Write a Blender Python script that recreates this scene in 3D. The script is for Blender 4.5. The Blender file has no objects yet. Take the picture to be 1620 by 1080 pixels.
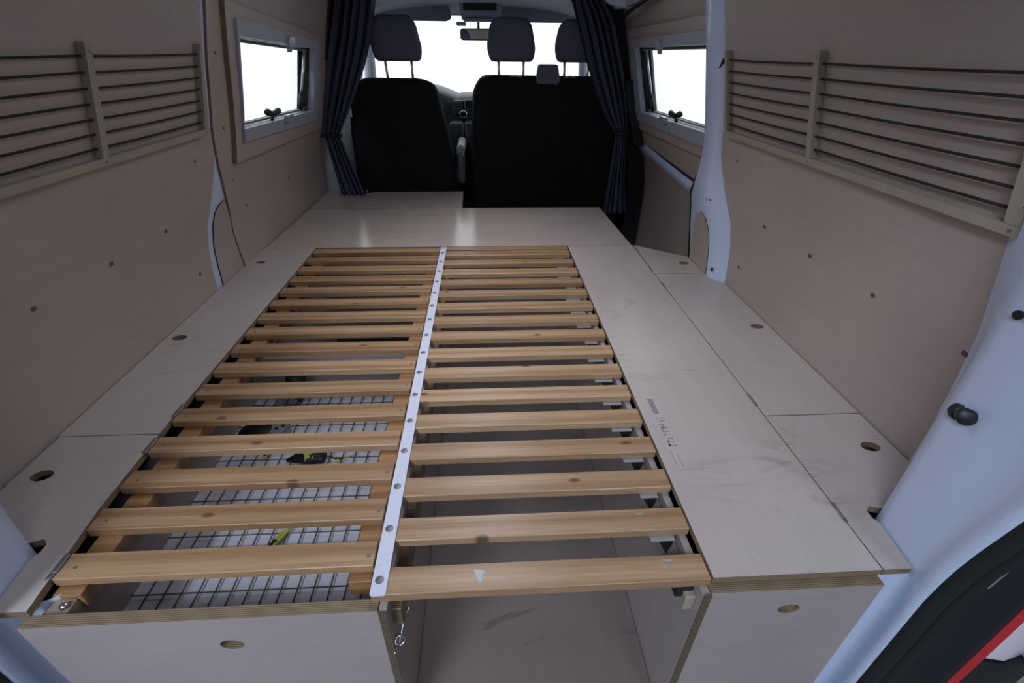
import bpy, bmesh, math, random
from mathutils import Vector, Matrix
from mathutils.geometry import tessellate_polygon
random.seed(4)
sc = bpy.context.scene
COL = sc.collection

# ------------------------------------------------------------------ camera
cam_d = bpy.data.cameras.new('camera'); cam = bpy.data.objects.new('camera', cam_d); COL.objects.link(cam)
cam_d.sensor_width = 36; cam_d.sensor_fit = 'HORIZONTAL'; cam_d.lens = 16.579
cam_d.clip_start = .02; cam_d.clip_end = 300
PI_, YA, RO = .553219, .061165, .0118026
fw = Vector((math.sin(YA)*math.cos(PI_), math.cos(YA)*math.cos(PI_), -math.sin(PI_)))
ri = Vector((math.cos(YA), -math.sin(YA), 0)); up = ri.cross(fw)
r2 = math.cos(RO)*ri + math.sin(RO)*up; u2 = -math.sin(RO)*ri + math.cos(RO)*up
m = Matrix((r2, u2, -fw)).transposed().to_4x4(); m.translation = Vector((.1664, -.41728, .66877))
cam.matrix_world = m
sc.camera = cam

# ------------------------------------------------------------------ world, lamps, exposure
w = bpy.data.worlds.new('sky'); sc.world = w; w.use_nodes = True
bg = w.node_tree.nodes['Background']; bg.inputs['Color'].default_value = (.93, .97, 1.0, 1); bg.inputs['Strength'].default_value = 1.7
sc.view_settings.view_transform = 'Standard'; sc.view_settings.look = 'None'
sc.view_settings.exposure = 0.0; sc.view_settings.gamma = 1.0; sc.view_settings.use_curve_mapping = False
sc.cycles.use_denoising = True
sc.cycles.max_bounces = 10; sc.cycles.diffuse_bounces = 6; sc.cycles.transparent_max_bounces = 12
FILL_LAMPS = [((-1.15, -2.75, 2.32), 150), ((1.35, -3.0, 2.32), 38)]      # fill lamps added out of view behind the van
for i, (loc, e) in enumerate(FILL_LAMPS):
    ld = bpy.data.lights.new('added_hall_light', 'AREA'); ld.shape = 'RECTANGLE'; ld.size = .5; ld.size_y = 2.6
    ld.energy = e; ld.color = (.76, .86, 1.0)
    lo = bpy.data.objects.new('added_hall_light', ld); lo.location = loc; COL.objects.link(lo)

ld = bpy.data.lights.new('added_roof_light', 'AREA'); ld.shape = 'RECTANGLE'; ld.size = .30; ld.size_y = 1.4; ld.spread = 2.1; ld.energy = 2.0; ld.color = (1.0, .97, .98)
lo = bpy.data.objects.new('added_roof_light', ld); lo.location = (.16, .96, .895); COL.objects.link(lo)      # fill lamp added out of view under the van roof

# ------------------------------------------------------------------ helpers
WL = {}
def link(o, parent=None, loc=(0, 0, 0)):
    COL.objects.link(o); WL[o.name] = Vector(loc)
    if parent is not None:
        o.parent = parent; o.location = Vector(loc) - WL[parent.name]
    else: o.location = loc
    return o
def tag(o, label=None, cat=None, group=None, kind=None):
    if label: o['label'] = label
    if cat: o['category'] = cat
    if group: o['group'] = group
    if kind: o['kind'] = kind
    return o
def empty(name, loc, label=None, cat=None, group=None, kind=None):
    o = bpy.data.objects.new(name, None); o.empty_display_size = .05
    link(o, None, loc); return tag(o, label, cat, group, kind)
def obj(name, bm, mats, parent=None, label=None, cat=None, group=None, kind=None, smooth=False, loc=None, angle=None):
    """bm is in world coordinates"""
    if not isinstance(mats, (list, tuple)): mats = [mats]
    bmesh.ops.recalc_face_normals(bm, faces=bm.faces)
    if not bm.verts: raise RuntimeError(name)
    if loc is None:
        xs = [v.co for v in bm.verts]
        loc = Vector(((min(v.x for v in xs)+max(v.x for v in xs))/2, (min(v.y for v in xs)+max(v.y for v in xs))/2, min(v.z for v in xs)))
    bmesh.ops.translate(bm, verts=bm.verts, vec=-Vector(loc))
    me = bpy.data.meshes.new(name); bm.to_mesh(me); bm.free()
    for mm in mats: me.materials.append(mm)
    if smooth:
        for p in me.polygons: p.use_smooth = True
        if angle is not None:
            try: me.set_sharp_from_angle(angle=math.radians(angle))
            except Exception: pass
    o = bpy.data.objects.new(name, me); link(o, parent, loc)
    return tag(o, label, cat, group, kind)
def dup(src, parent, loc, label=None, group=None):
    c = src.copy(); COL.objects.link(c); WL[c.name] = Vector(loc); c.parent = parent
    c.location = Vector(loc) - (WL[parent.name] if parent is not None else Vector())
    if label: c['label'] = label
    if group: c['group'] = group
    return c
def NB(): return bmesh.new()
def box(bm, x0, x1, y0, y1, z0, z1, bev=0, seg=1):
    r = bmesh.ops.create_cube(bm, size=1); vs = r['verts']
    for v in vs:
        v.co = Vector((x0+(x1-x0)*(v.co.x+.5), y0+(y1-y0)*(v.co.y+.5), z0+(z1-z0)*(v.co.z+.5)))
    if bev:
        es = list({e for v in vs for e in v.link_edges})
        bmesh.ops.bevel(bm, geom=es, offset=bev, segments=seg, affect='EDGES', profile=.5)
    return bm
def tube(bm, pts, r, n=8, cap=True):
    pts = [Vector(p) for p in pts]; rs = r if isinstance(r, (list, tuple)) else [r]*len(pts)
    rings = []; prev = None
    for i, p in enumerate(pts):
        a = pts[max(i-1, 0)]; b = pts[min(i+1, len(pts)-1)]; t = (b-a).normalized()
        if prev is None:
            h = Vector((0, 0, 1)) if abs(t.z) < .9 else Vector((1, 0, 0))
            nx = t.cross(h).normalized()
        else: nx = (prev - t*prev.dot(t)).normalized()
        prev = nx; ny = t.cross(nx)
        rings.append([bm.verts.new(p + rs[i]*(math.cos(2*math.pi*k/n)*nx + math.sin(2*math.pi*k/n)*ny)) for k in range(n)])
    for a, b in zip(rings, rings[1:]):
        for k in range(n): bm.faces.new((a[k], a[(k+1) % n], b[(k+1) % n], b[k]))
    if cap:
        bm.faces.new(rings[0][::-1]); bm.faces.new(rings[-1])
    return bm
def circle(cx, cy, r, n=16, ry=None):
    ry = ry or r
    return [(cx+r*math.cos(2*math.pi*k/n), cy+ry*math.sin(2*math.pi*k/n)) for k in range(n)]
def rrect(x0, x1, y0, y1, r, n=4):
    out = []
    for (cx, cy, a) in ((x1-r, y1-r, 0), (x0+r, y1-r, 90), (x0+r, y0+r, 180), (x1-r, y0+r, 270)):
        for k in range(n+1):
            t = math.radians(a+90*k/n); out.append((cx+r*math.cos(t), cy+r*math.sin(t)))
    return out
def rpoly(pts, r, n=4):
    """round the corners of a polygon"""
    out = []; N = len(pts)
    for i in range(N):
        p = Vector(pts[i]); a = Vector(pts[i-1]); b = Vector(pts[(i+1) % N])
        rr = r[i] if isinstance(r, (list, tuple)) else r
        d1 = (a-p); d2 = (b-p); rr = min(rr, d1.length*.45, d2.length*.45)
        s = p+d1.normalized()*rr; e = p+d2.normalized()*rr
        for k in range(n+1):
            t = k/n; q = s*(1-t)**2 + p*2*t*(1-t) + e*t*t; out.append((q.x, q.y))
    return out
def plate(bm, poly, holes, mp, t, cuts=(), cutaxis=1, side=1):
    """flat or bent board from a 2-D outline with holes; mp(u,v,d) gives the 3-D point at depth d"""
    loops = [poly]+list(holes); flat = [p for l in loops for p in l]
    tris = tessellate_polygon([[Vector((p[0], p[1], 0)) for p in l] for l in loops])
    b2 = bmesh.new(); vs = [b2.verts.new((p[0], p[1], 0)) for p in flat]
    for tr in tris:
        try: b2.faces.new([vs[i] for i in tr])
        except ValueError: pass
    bmesh.ops.dissolve_limit(b2, angle_limit=.01, verts=b2.verts, edges=b2.edges)
    for c in cuts:
        co = (0, c, 0) if cutaxis == 1 else (c, 0, 0); no = (0, 1, 0) if cutaxis == 1 else (1, 0, 0)
        bmesh.ops.bisect_plane(b2, geom=b2.verts[:]+b2.edges[:]+b2.faces[:], plane_co=co, plane_no=no)
    A = {}; B = {}
    for v in b2.verts:
        A[v] = bm.verts.new(mp(v.co.x, v.co.y, 0)); B[v] = bm.verts.new(mp(v.co.x, v.co.y, t))
    for f in b2.faces:
        bm.faces.new([A[v] for v in f.verts]); g = bm.faces.new([B[v] for v in reversed(f.verts)])
    for e in b2.edges:
        if len(e.link_faces) == 1:
            a, b = e.verts
            f = bm.faces.new((A[a], A[b], B[b], B[a])); f.material_index = side
    b2.free(); return bm
def loft(bm, secs, closed=False):
    R = [[bm.verts.new(p) for p in s] for s in secs]
    for a, b in zip(R, R[1:]):
        n = len(a)
        for k in range(n if closed else n-1):
            bm.faces.new((a[k], a[(k+1) % n], b[(k+1) % n], b[k]))
    return R
def interp(x, xs, ys):
    if x <= xs[0]: return ys[0]
    for i in range(1, len(xs)):
        if x <= xs[i]:
            t = (x-xs[i-1])/(xs[i]-xs[i-1]); return ys[i-1]+(ys[i]-ys[i-1])*t
    return ys[-1]

# ------------------------------------------------------------------ materials
def nodes(name):
    m = bpy.data.materials.new(name); m.use_nodes = True; nt = m.node_tree
    return m, nt, nt.nodes, nt.links, nt.nodes['Principled BSDF']
def plain(name, c, rough=.5, metal=0, spec=.5, coat=0, bump=0, bscale=200, var=0):
    m, nt, N, L, P = nodes(name)
    P.inputs['Base Color'].default_value = (*c, 1); P.inputs['Roughness'].default_value = rough
    P.inputs['Metallic'].default_value = metal; P.inputs['Specular IOR Level'].default_value = spec
    P.inputs['Coat Weight'].default_value = coat
    tc = N.new('ShaderNodeTexCoord')
    if bump:
        no = N.new('ShaderNodeTexNoise'); no.inputs['Scale'].default_value = bscale; no.inputs['Detail'].default_value = 3
        L.new(tc.outputs['Object'], no.inputs['Vector'])
        b = N.new('ShaderNodeBump'); b.inputs['Strength'].default_value = bump; b.inputs['Distance'].default_value = .002
        L.new(no.outputs['Fac'], b.inputs['Height']); L.new(b.outputs['Normal'], P.inputs['Normal'])
    if var:
        no = N.new('ShaderNodeTexNoise'); no.inputs['Scale'].default_value = 9; no.inputs['Detail'].default_value = 5
        L.new(tc.outputs['Object'], no.inputs['Vector'])
        r = N.new('ShaderNodeValToRGB'); r.color_ramp.elements[0].position = .3; r.color_ramp.elements[1].position = .7
        r.color_ramp.elements[0].color = (*[k*(1-var) for k in c], 1); r.color_ramp.elements[1].color = (*[min(1, k*(1+var)) for k in c], 1)
        L.new(no.outputs['Fac'], r.inputs['Fac']); L.new(r.outputs['Color'], P.inputs['Base Color'])
    return m
def mixrgb(N, L, fac, a, b, mode='MIX'):
    x = N.new('ShaderNodeMix'); x.data_type = 'RGBA'; x.blend_type = mode
    for s, v in ((x.inputs[0], fac), (x.inputs[6], a), (x.inputs[7], b)):
        if hasattr(v, 'is_linked') or hasattr(v, 'links'): L.new(v, s)
        elif isinstance(v, tuple): s.default_value = (*v, 1)
        else: s.default_value = v
    return x.outputs[2]
def coords(N, L, scale, rnd=True):
    tc = N.new('ShaderNodeTexCoord'); oi = N.new('ShaderNodeObjectInfo')
    v = N.new('ShaderNodeVectorMath'); v.operation = 'ADD'
    mu = N.new('ShaderNodeMath'); mu.operation = 'MULTIPLY'; mu.inputs[1].default_value = 37
    L.new(oi.outputs['Random'], mu.inputs[0]); L.new(tc.outputs['Object'], v.inputs[0]); L.new(mu.outputs[0], v.inputs[1])
    mp = N.new('ShaderNodeMapping'); mp.inputs['Scale'].default_value = scale
    L.new(v.outputs[0], mp.inputs['Vector']); return mp.outputs[0], oi
def plywood(name, c, rough=.34, axis='Y', dirt=.25, grain=.035, scuff=False):
    m, nt, N, L, P = nodes(name)
    sx, sy, sz = {'Y': (26, 1.6, 26), 'X': (1.6, 26, 26)}[axis]
    v, oi = coords(N, L, (sx, sy, sz)); v2, _ = coords(N, L, (1, 1, 1))
    n1 = N.new('ShaderNodeTexNoise'); n1.inputs['Scale'].default_value = 2.2; n1.inputs['Detail'].default_value = 6; n1.inputs['Distortion'].default_value = .6
    L.new(v, n1.inputs['Vector'])
    n2 = N.new('ShaderNodeTexNoise'); n2.inputs['Scale'].default_value = 2.6; n2.inputs['Detail'].default_value = 4
    L.new(v2, n2.inputs['Vector'])
    r1 = N.new('ShaderNodeValToRGB'); r1.color_ramp.elements[0].position = .35; r1.color_ramp.elements[1].position = .68
    r1.color_ramp.elements[0].color = (*[k*(1-grain) for k in c], 1); r1.color_ramp.elements[1].color = (*[k*(1+grain*.6) for k in c], 1)
    L.new(n1.outputs['Fac'], r1.inputs['Fac'])
    r2_ = N.new('ShaderNodeValToRGB'); r2_.color_ramp.elements[0].position = .3; r2_.color_ramp.elements[1].position = .7
    r2_.color_ramp.elements[0].color = (.90, .87, .88, 1); r2_.color_ramp.elements[1].color = (1.04, 1.03, 1.0, 1)
    L.new(n2.outputs['Fac'], r2_.inputs['Fac'])
    col = mixrgb(N, L, 1.0, r1.outputs['Color'], r2_.outputs['Color'], 'MULTIPLY')
    # scuffs: thin broken streaks
    n3 = N.new('ShaderNodeTexNoise'); n3.inputs['Scale'].default_value = 3.3; n3.inputs['Detail'].default_value = 9; n3.inputs['Roughness'].default_value = .62; n3.inputs['Distortion'].default_value = 2.2
    v3, _ = coords(N, L, (1.0, 2.4, 1.0)); L.new(v3, n3.inputs['Vector'])
    r3 = N.new('ShaderNodeValToRGB'); r3.color_ramp.elements[0].position = .615; r3.color_ramp.elements[1].position = .70
    r3.color_ramp.elements[0].color = (0, 0, 0, 1); r3.color_ramp.elements[1].color = (dirt, dirt, dirt, 1)
    L.new(n3.outputs['Fac'], r3.inputs['Fac'])
    col = mixrgb(N, L, r3.outputs['Color'], col, (c[0]*.42, c[1]*.40, c[2]*.42))
    if scuff:      # rubbed grey smears with their own place on the boards
        g = N.new('ShaderNodeNewGeometry')
        for (px, py, rad, st, sc_) in ((.745, .165, .15, .55, (5, 16, 5)), (.60, .175, .11, .30, (4, 22, 4)), (.54, .545, .16, .28, (3, 34, 3)), (.80, .24, .12, .30, (20, 6, 5)), (.86, .10, .07, .25, (6, 10, 5))):
            d = N.new('ShaderNodeVectorMath'); d.operation = 'DISTANCE'; d.inputs[1].default_value = (px, py, 0); L.new(g.outputs['Position'], d.inputs[0])
            mr = N.new('ShaderNodeMapRange'); mr.interpolation_type = 'SMOOTHSTEP'; mr.inputs['From Min'].default_value = rad; mr.inputs['From Max'].default_value = .02
            L.new(d.outputs['Value'], mr.inputs['Value'])
            mp = N.new('ShaderNodeMapping'); mp.inputs['Scale'].default_value = sc_; L.new(g.outputs['Position'], mp.inputs['Vector'])
            ns = N.new('ShaderNodeTexNoise'); ns.inputs['Scale'].default_value = 1.6; ns.inputs['Detail'].default_value = 6; ns.inputs['Distortion'].default_value = 1.2; L.new(mp.outputs[0], ns.inputs['Vector'])
            rr = N.new('ShaderNodeMapRange'); rr.inputs['From Min'].default_value = .52; rr.inputs['From Max'].default_value = .66; L.new(ns.outputs['Fac'], rr.inputs['Value'])
            mu = N.new('ShaderNodeMath'); mu.operation = 'MULTIPLY'; L.new(mr.outputs[0], mu.inputs[0]); L.new(rr.outputs[0], mu.inputs[1])
            m2 = N.new('ShaderNodeMath'); m2.operation = 'MULTIPLY'; m2.inputs[1].default_value = st; L.new(mu.outputs[0], m2.inputs[0])
            col = mixrgb(N, L, m2.outputs[0], col, (.23, .20, .20))
    L.new(col, P.inputs['Base Color']); P.inputs['Roughness'].default_value = rough
    b = N.new('ShaderNodeBump'); b.inputs['Strength'].default_value = .10; b.inputs['Distance'].default_value = .001
    L.new(n1.outputs['Fac'], b.inputs['Height']); L.new(b.outputs['Normal'], P.inputs['Normal'])
    return m
def plyedge(name, axis, k=1.0):
    m, nt, N, L, P = nodes(name)
    tc = N.new('ShaderNodeTexCoord'); wv = N.new('ShaderNodeTexWave'); wv.wave_type = 'BANDS'; wv.bands_direction = axis
    wv.inputs['Scale'].default_value = 105; wv.inputs['Distortion'].default_value = .5; wv.inputs['Detail'].default_value = 1
    L.new(tc.outputs['Object'], wv.inputs['Vector'])
    no = N.new('ShaderNodeTexNoise'); no.inputs['Scale'].default_value = 30; no.inputs['Detail'].default_value = 4
    L.new(tc.outputs['Object'], no.inputs['Vector'])
    r = N.new('ShaderNodeValToRGB'); r.color_ramp.elements[0].position = .25; r.color_ramp.elements[1].position = .7
    r.color_ramp.elements[0].color = (.17*k, .115*k, .067*k, 1); r.color_ramp.elements[1].color = (.32*k, .238*k, .152*k, 1)
    L.new(wv.outputs['Fac'], r.inputs['Fac'])
    col = mixrgb(N, L, .35, r.outputs['Color'], no.outputs['Fac'], 'MULTIPLY')
    L.new(col, P.inputs['Base Color']); P.inputs['Roughness'].default_value = .6
    return m
def pine(name, c1, c2, rough=.36, knots=True):
    m, nt, N, L, P = nodes(name)
    v, oi = coords(N, L, (1.0, 16, 8))
    n1 = N.new('ShaderNodeTexNoise'); n1.inputs['Scale'].default_value = 2.0; n1.inputs['Detail'].default_value = 2
    L.new(v, n1.inputs['Vector'])
    wv = N.new('ShaderNodeTexWave'); wv.wave_type = 'BANDS'; wv.bands_direction = 'Y'; wv.inputs['Scale'].default_value = .55
    wv.inputs['Distortion'].default_value = 9; wv.inputs['Detail'].default_value = 3; wv.inputs['Detail Scale'].default_value = .5
    L.new(v, wv.inputs['Vector'])
    r = N.new('ShaderNodeValToRGB'); r.color_ramp.elements[0].position = .05; r.color_ramp.elements[1].position = .75
    r.color_ramp.elements[0].color = (*c2, 1); r.color_ramp.elements[1].color = (*c1, 1)
    L.new(wv.outputs['Fac'], r.inputs['Fac'])
    fine = N.new('ShaderNodeTexNoise'); fine.inputs['Scale'].default_value = 6; fine.inputs['Detail'].default_value = 6
    v2, _ = coords(N, L, (1.2, 40, 30)); L.new(v2, fine.inputs['Vector'])
    fr = N.new('ShaderNodeValToRGB'); fr.color_ramp.elements[0].position = .3; fr.color_ramp.elements[1].position = .7; fr.color_ramp.elements[0].color = (.82, .79, .76, 1); fr.color_ramp.elements[1].color = (1.12, 1.12, 1.12, 1)
    L.new(fine.outputs['Fac'], fr.inputs['Fac'])
    col = mixrgb(N, L, 1.0, r.outputs['Color'], fr.outputs['Color'], 'MULTIPLY')
    # each board a little different
    rr = N.new('ShaderNodeValToRGB'); rr.color_ramp.elements[0].color = (.86, .80, .76, 1); rr.color_ramp.elements[1].color = (1.08, 1.06, 1.04, 1)
    L.new(oi.outputs['Random'], rr.inputs['Fac']); col = mixrgb(N, L, 1.0, col, rr.outputs['Color'], 'MULTIPLY')
    if knots:
        vo = N.new('ShaderNodeTexVoronoi'); vo.voronoi_dimensions = '2D'; vo.inputs['Scale'].default_value = 3.2
        v3, _ = coords(N, L, (.9, 2.0, 0)); L.new(v3, vo.inputs['Vector'])
        kr = N.new('ShaderNodeValToRGB'); kr.color_ramp.elements[0].position = .018; kr.color_ramp.elements[1].position = .042
        kr.color_ramp.elements[0].color = (1, 1, 1, 1); kr.color_ramp.elements[1].color = (0, 0, 0, 1)
        L.new(vo.outputs['Distance'], kr.inputs['Fac'])
        col = mixrgb(N, L, kr.outputs['Color'], col, (.13, .07, .035))
    L.new(col, P.inputs['Base Color']); P.inputs['Roughness'].default_value = rough
    b = N.new('ShaderNodeBump'); b.inputs['Strength'].default_value = .04; b.inputs['Distance'].default_value = .0005
    L.new(wv.outputs['Fac'], b.inputs['Height']); L.new(b.outputs['Normal'], P.inputs['Normal'])
    return m
def glassm(name, tint=(1, 1, 1)):
    m = bpy.data.materials.new(name); m.use_nodes = True; N = m.node_tree.nodes; L = m.node_tree.links
    for n in list(N):
        if n.type == 'BSDF_PRINCIPLED': N.remove(n)
    out = [n for n in N if n.type == 'OUTPUT_MATERIAL'][0]
    t = N.new('ShaderNodeBsdfTransparent'); t.inputs['Color'].default_value = (*tint, 1)
    g = N.new('ShaderNodeBsdfGlossy'); g.inputs['Roughness'].default_value = .02
    lw = N.new('ShaderNodeLayerWeight'); lw.inputs['Blend'].default_value = .5
    pw = N.new('ShaderNodeMath'); pw.operation = 'POWER'; pw.inputs[1].default_value = 5; L.new(lw.outputs['Facing'], pw.inputs[0])
    fr = N.new('ShaderNodeMath'); fr.operation = 'MULTIPLY_ADD'; fr.inputs[1].default_value = .6; fr.inputs[2].default_value = .04; L.new(pw.outputs[0], fr.inputs[0])
    mx = N.new('ShaderNodeMixShader'); L.new(fr.outputs[0], mx.inputs[0]); L.new(t.outputs[0], mx.inputs[1]); L.new(g.outputs[0], mx.inputs[2])
    L.new(mx.outputs[0], out.inputs['Surface']); return m

PLY = plywood('birch_ply_deck', (.495, .435, .42), .30, 'Y', .35, scuff=True)
PLYX = plywood('birch_ply_cross', (.495, .43, .40), .19, 'X', .12)
PLYW = plywood('birch_ply_wall', (.43, .36, .325), .42, 'Y', .10)
PLYP = plywood('birch_ply_panel', (.375, .325, .32), .38, 'X', .15)
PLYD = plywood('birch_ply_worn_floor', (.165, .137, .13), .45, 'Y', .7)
EX, EY, EZ = plyedge('ply_edge_across', 'X', .55), plyedge('ply_edge_lengthwise', 'Y'), plyedge('ply_edge_upright', 'Z')
PINE = pine('pine_slat', (.43, .295, .185), (.33, .21, .12), .33)
PINEL = pine('pine_slat_amber', (.41, .27, .16), (.30, .18, .095), .42)
RAILM = pine('pine_rail_orange', (.36, .205, .10), (.24, .12, .055), .5, False)
RACKM = plain('pale_batten', (.36, .31, .25), .5, bump=.1, var=.10)
EDGEB = plain('brown_board_edge', (.20, .14, .085), .6, var=.2)
BODY = plain('van_body_paint', (.56, .645, .85), .32, coat=.3, var=.03)
BODYG = plain('van_primer_inner', (.42, .44, .50), .5, var=.06)
BLACK = plain('black_rubber', (.008, .009, .011), .45, bump=.1)
BLACKP = plain('black_plastic', (.008, .009, .012), .5, bump=.15, bscale=500)
DARKBOARD = plain('near_black_board', (.012, .011, .010), .8)  # near-black tone for box bottoms and infill panel edges
SEATB = plain('black_seat_cloth', (.009, .010, .012), .85, spec=.2, bump=.3, bscale=700)
HEADR = plain('grey_headrest_cloth', (.105, .112, .150), .8, spec=.25, bump=.35, bscale=600)
CURT = plain('slate_curtain_cloth', (.060, .070, .105), .8, spec=.2, bump=.3, bscale=900)
LINER = plain('grey_headliner', (.40, .43, .50), .85, bump=.2, bscale=400)
VISOR = plain('grey_visor_vinyl', (.24, .26, .34), .6, bump=.2, bscale=300)
DASH = plain('dark_dash_plastic', (.030, .040, .050), .5, bump=.2, bscale=500)
SILVER = plain('satin_silver', (.62, .64, .68), .3, .9)
CHROME = plain('zinc_steel', (.66, .66, .68), .22, 1.0)
SCREWM = plain('dull_screw_steel', (.26, .26, .27), .5, .8)
SCREWD = plain('dark_screw', (.10, .085, .075), .6, .2)
ALU = plain('white_strip', (.66, .68, .80), .35, .0)
GALV = plain('galvanised_bracket', (.50, .52, .55), .4, .6)
WFRAME = plain('grey_window_plastic', (.34, .36, .43), .45)
CLEARP = plain('cloudy_latch_plastic', (.36, .37, .42), .2)
WHITEP = plain('white_tray_board', (.78, .79, .90), .45, bump=.3, bscale=60, var=.05)
WIRE = plain('grey_brown_wire', (.13, .11, .10), .5, .2)
CORD = plain('black_cord', (.010, .009, .009), .8)
YELLOW = plain('yellow_green_strap', (.48, .52, .06), .5)
INK = plain('grey_stamp_ink', (.25, .23, .23), .7)
GREYP = plain('grey_moulded_plastic', (.30, .31, .34), .4)
RED = plain('red_lamp_lens', (.50, .006, .012), .15, coat=1)
CLEARL = plain('pinkish_clear_lens', (.84, .76, .86), .12, coat=1)
CONC = plain('pale_ground', (.80, .81, .84), .8, var=.04)
HALLW = plain('added_hall_paint', (.16, .165, .18), .85, var=.05)  # dark tone of the added hall and its lamp housings
HALLF = plain('added_hall_concrete', (.14, .14, .15), .6, var=.15)
LAMPF = bpy.data.materials.new('added_lamp_diffuser'); LAMPF.use_nodes = True
_p = LAMPF.node_tree.nodes['Principled BSDF']; _p.inputs['Emission Color'].default_value = (.8, .88, 1, 1); _p.inputs['Emission Strength'].default_value = 2  # glow of the added hall and roof lamps
GLASS = glassm('clear_glass'); MIRROR = plain('mirror_glass', (.8, .85, .85), .03, 1)

# ------------------------------------------------------------------ van geometry functions (right side, mirrored about x=.14)
def S(x, s): return x if s > 0 else .28-x
OZ = [-.70, -.05, 0, .07, .14, .20, .25, .32, .42, .52, .65, .78, .95, 1.1]
OO = [0, 0, 0, .008, .019, .035, .050, .073, .105, .133, .165, .200, .255, .33]
def off(z): return interp(z, OZ, OO)
def wmap(s, inset):
    return lambda u, v, d: (S(.98-off(v)-inset+d, s), u, v)
CUTS = [z for z in OZ if -.69 < z < 1.0]

# ---- surroundings: unseen hall added to dim the rear light, pale ground outside
bm = NB(); box(bm, -60, 60, -8, 120, -1.06, -1.0); obj('floor', bm, CONC, kind='structure', label=None)
bm = NB(); box(bm, -4.2, 4.4, -5.2, 1.0, -1.0, -.992); obj('added_hall_floor', bm, HALLF, kind='structure')
bm = NB(); box(bm, -4.2, 4.4, -5.4, -5.2, -1.0, 2.4); obj('added_wall_back', bm, HALLW, kind='structure')
bm = NB(); box(bm, -4.4, -4.2, -5.4, 1.0, -1.0, 2.4); obj('added_wall_west', bm, HALLW, kind='structure')
bm = NB(); box(bm, 4.4, 4.6, -5.4, 1.0, -1.0, 2.4); obj('added_wall_east', bm, HALLW, kind='structure')
bm = NB(); box(bm, -4.4, 4.6, -5.4, 1.0, 2.4, 2.5); obj('added_hall_ceiling', bm, HALLW, kind='structure')
for loc, e in FILL_LAMPS:  # bodies of the added fill lamps, out of view
    t = empty('added_hall_lamp', (loc[0], loc[1], 2.33), 'long fill lamp added out of view behind the van, on its %s side' % ('left' if loc[0] < 0 else 'right'), 'lamp', 'added fill lamps')
    bm = NB(); box(bm, loc[0]-.28, loc[0]+.28, loc[1]-1.33, loc[1]+1.33, 2.34, 2.398); obj('lamp_housing', bm, HALLW, t)
    bm = NB(); box(bm, loc[0]-.25, loc[0]+.25, loc[1]-1.3, loc[1]+1.3, 2.33, 2.34); obj('diffuser', bm, LAMPF, t)

# ---- van shell
FZ = -.42
bm = NB(); box(bm, -.76, 1.04, -.03, 3.9, FZ-.03, FZ); obj('floor_1', bm, [BLACKP], kind='structure')
CZ = .93
bm = NB(); box(bm, -.62, .90, -.20, 3.12, CZ, CZ+.03); obj('ceiling', bm, LINER, kind='structure')
yr_z = [-.5, 0, .157, .324, .492, .95]; yr_y = [.19, .189, .174, .149, .143, .13]
fr_z = [-.5, 0, .10, .216, .259, .320, .381, .416, .485, .645, .95]
fr_y = [1.017, 1.017, 1.012, 1.010, 1.028, 1.040, 1.047, 1.046, 1.022, 1.012, 1.008]
def yfront(z): return interp(z, fr_z, fr_y)
def yrear(z): return interp(z, yr_z, yr_y)
SHELL = {}
for s, nm in ((-1, 'wall_left'), (1, 'wall_right')):
    # painted steel skin; window openings cut through
    outer = [(-.02, -.5), (3.0, -.5), (3.0, CZ), (-.02, CZ)]
    if s < 0: holes = [[(1.165, .705), (1.165, .445), (1.90, .425), (1.90, .69)], [(2.42, .36), (2.98, .36), (2.98, .76), (2.42, .80)]]
    else: holes = [[(1.10, CZ-.10), (1.10, -.36), (2.25, -.36), (2.25, CZ-.10)], [(2.42, .36), (2.98, .36), (2.98, .76), (2.42, .80)]]
    bm = NB(); plate(bm, outer, [h[::-1] for h in holes], wmap(s, -.010), .03, CUTS)
    SHELL[s] = obj(nm, bm, [BODYG, BODYG], kind='structure', smooth=True, angle=30)
    # rear plywood lining
    ply = [(yrear(z), z) for z in (-.30, -.02, .08, .157, .24, .324, .492, .7, .925)] + [(yfront(z), z) for z in (.925, .645, .54, .485, .45, .416, .381, .35, .32, .29, .259, .235, .216, .16, .1, 0, -.30)]
    ply = [(y if i < 9 else y, z) for i, (y, z) in enumerate(ply)]
    bm = NB(); plate(bm, ply, [], wmap(s, 0), .007, CUTS)
    lin = obj('lining_panel', bm, [PLYW, EY], SHELL[s], smooth=True, angle=30)
    first = None
    for (y, z) in [(.17, .266), (.378, .267), (.587, .267), (.795, .269), (.30, .86), (.72, .86), (.94, .41), (.94, .09)]:
        x = S(.98-off(z)+.001, s); bm = NB(); tube(bm, [(x, y, z), (x-.0022*s, y, z)], .0055 if z < .3 else .004, 10)
        obj('screw', bm, SCREWD, SHELL[s])

t = empty('added_roof_lamp', (.16, .96, .90), 'long flat fill lamp added under the van roof above the slats', 'lamp')  # unseen lamp added to brighten the boards and slats
bm = NB(); box(bm, -.01, .33, .24, 1.68, .912, .9295); obj('lamp_frame', bm, WFRAME, t)
bm = NB(); box(bm, .01, .31, .26, 1.66, .904, .912); obj('diffuser', bm, LAMPF, t)

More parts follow.
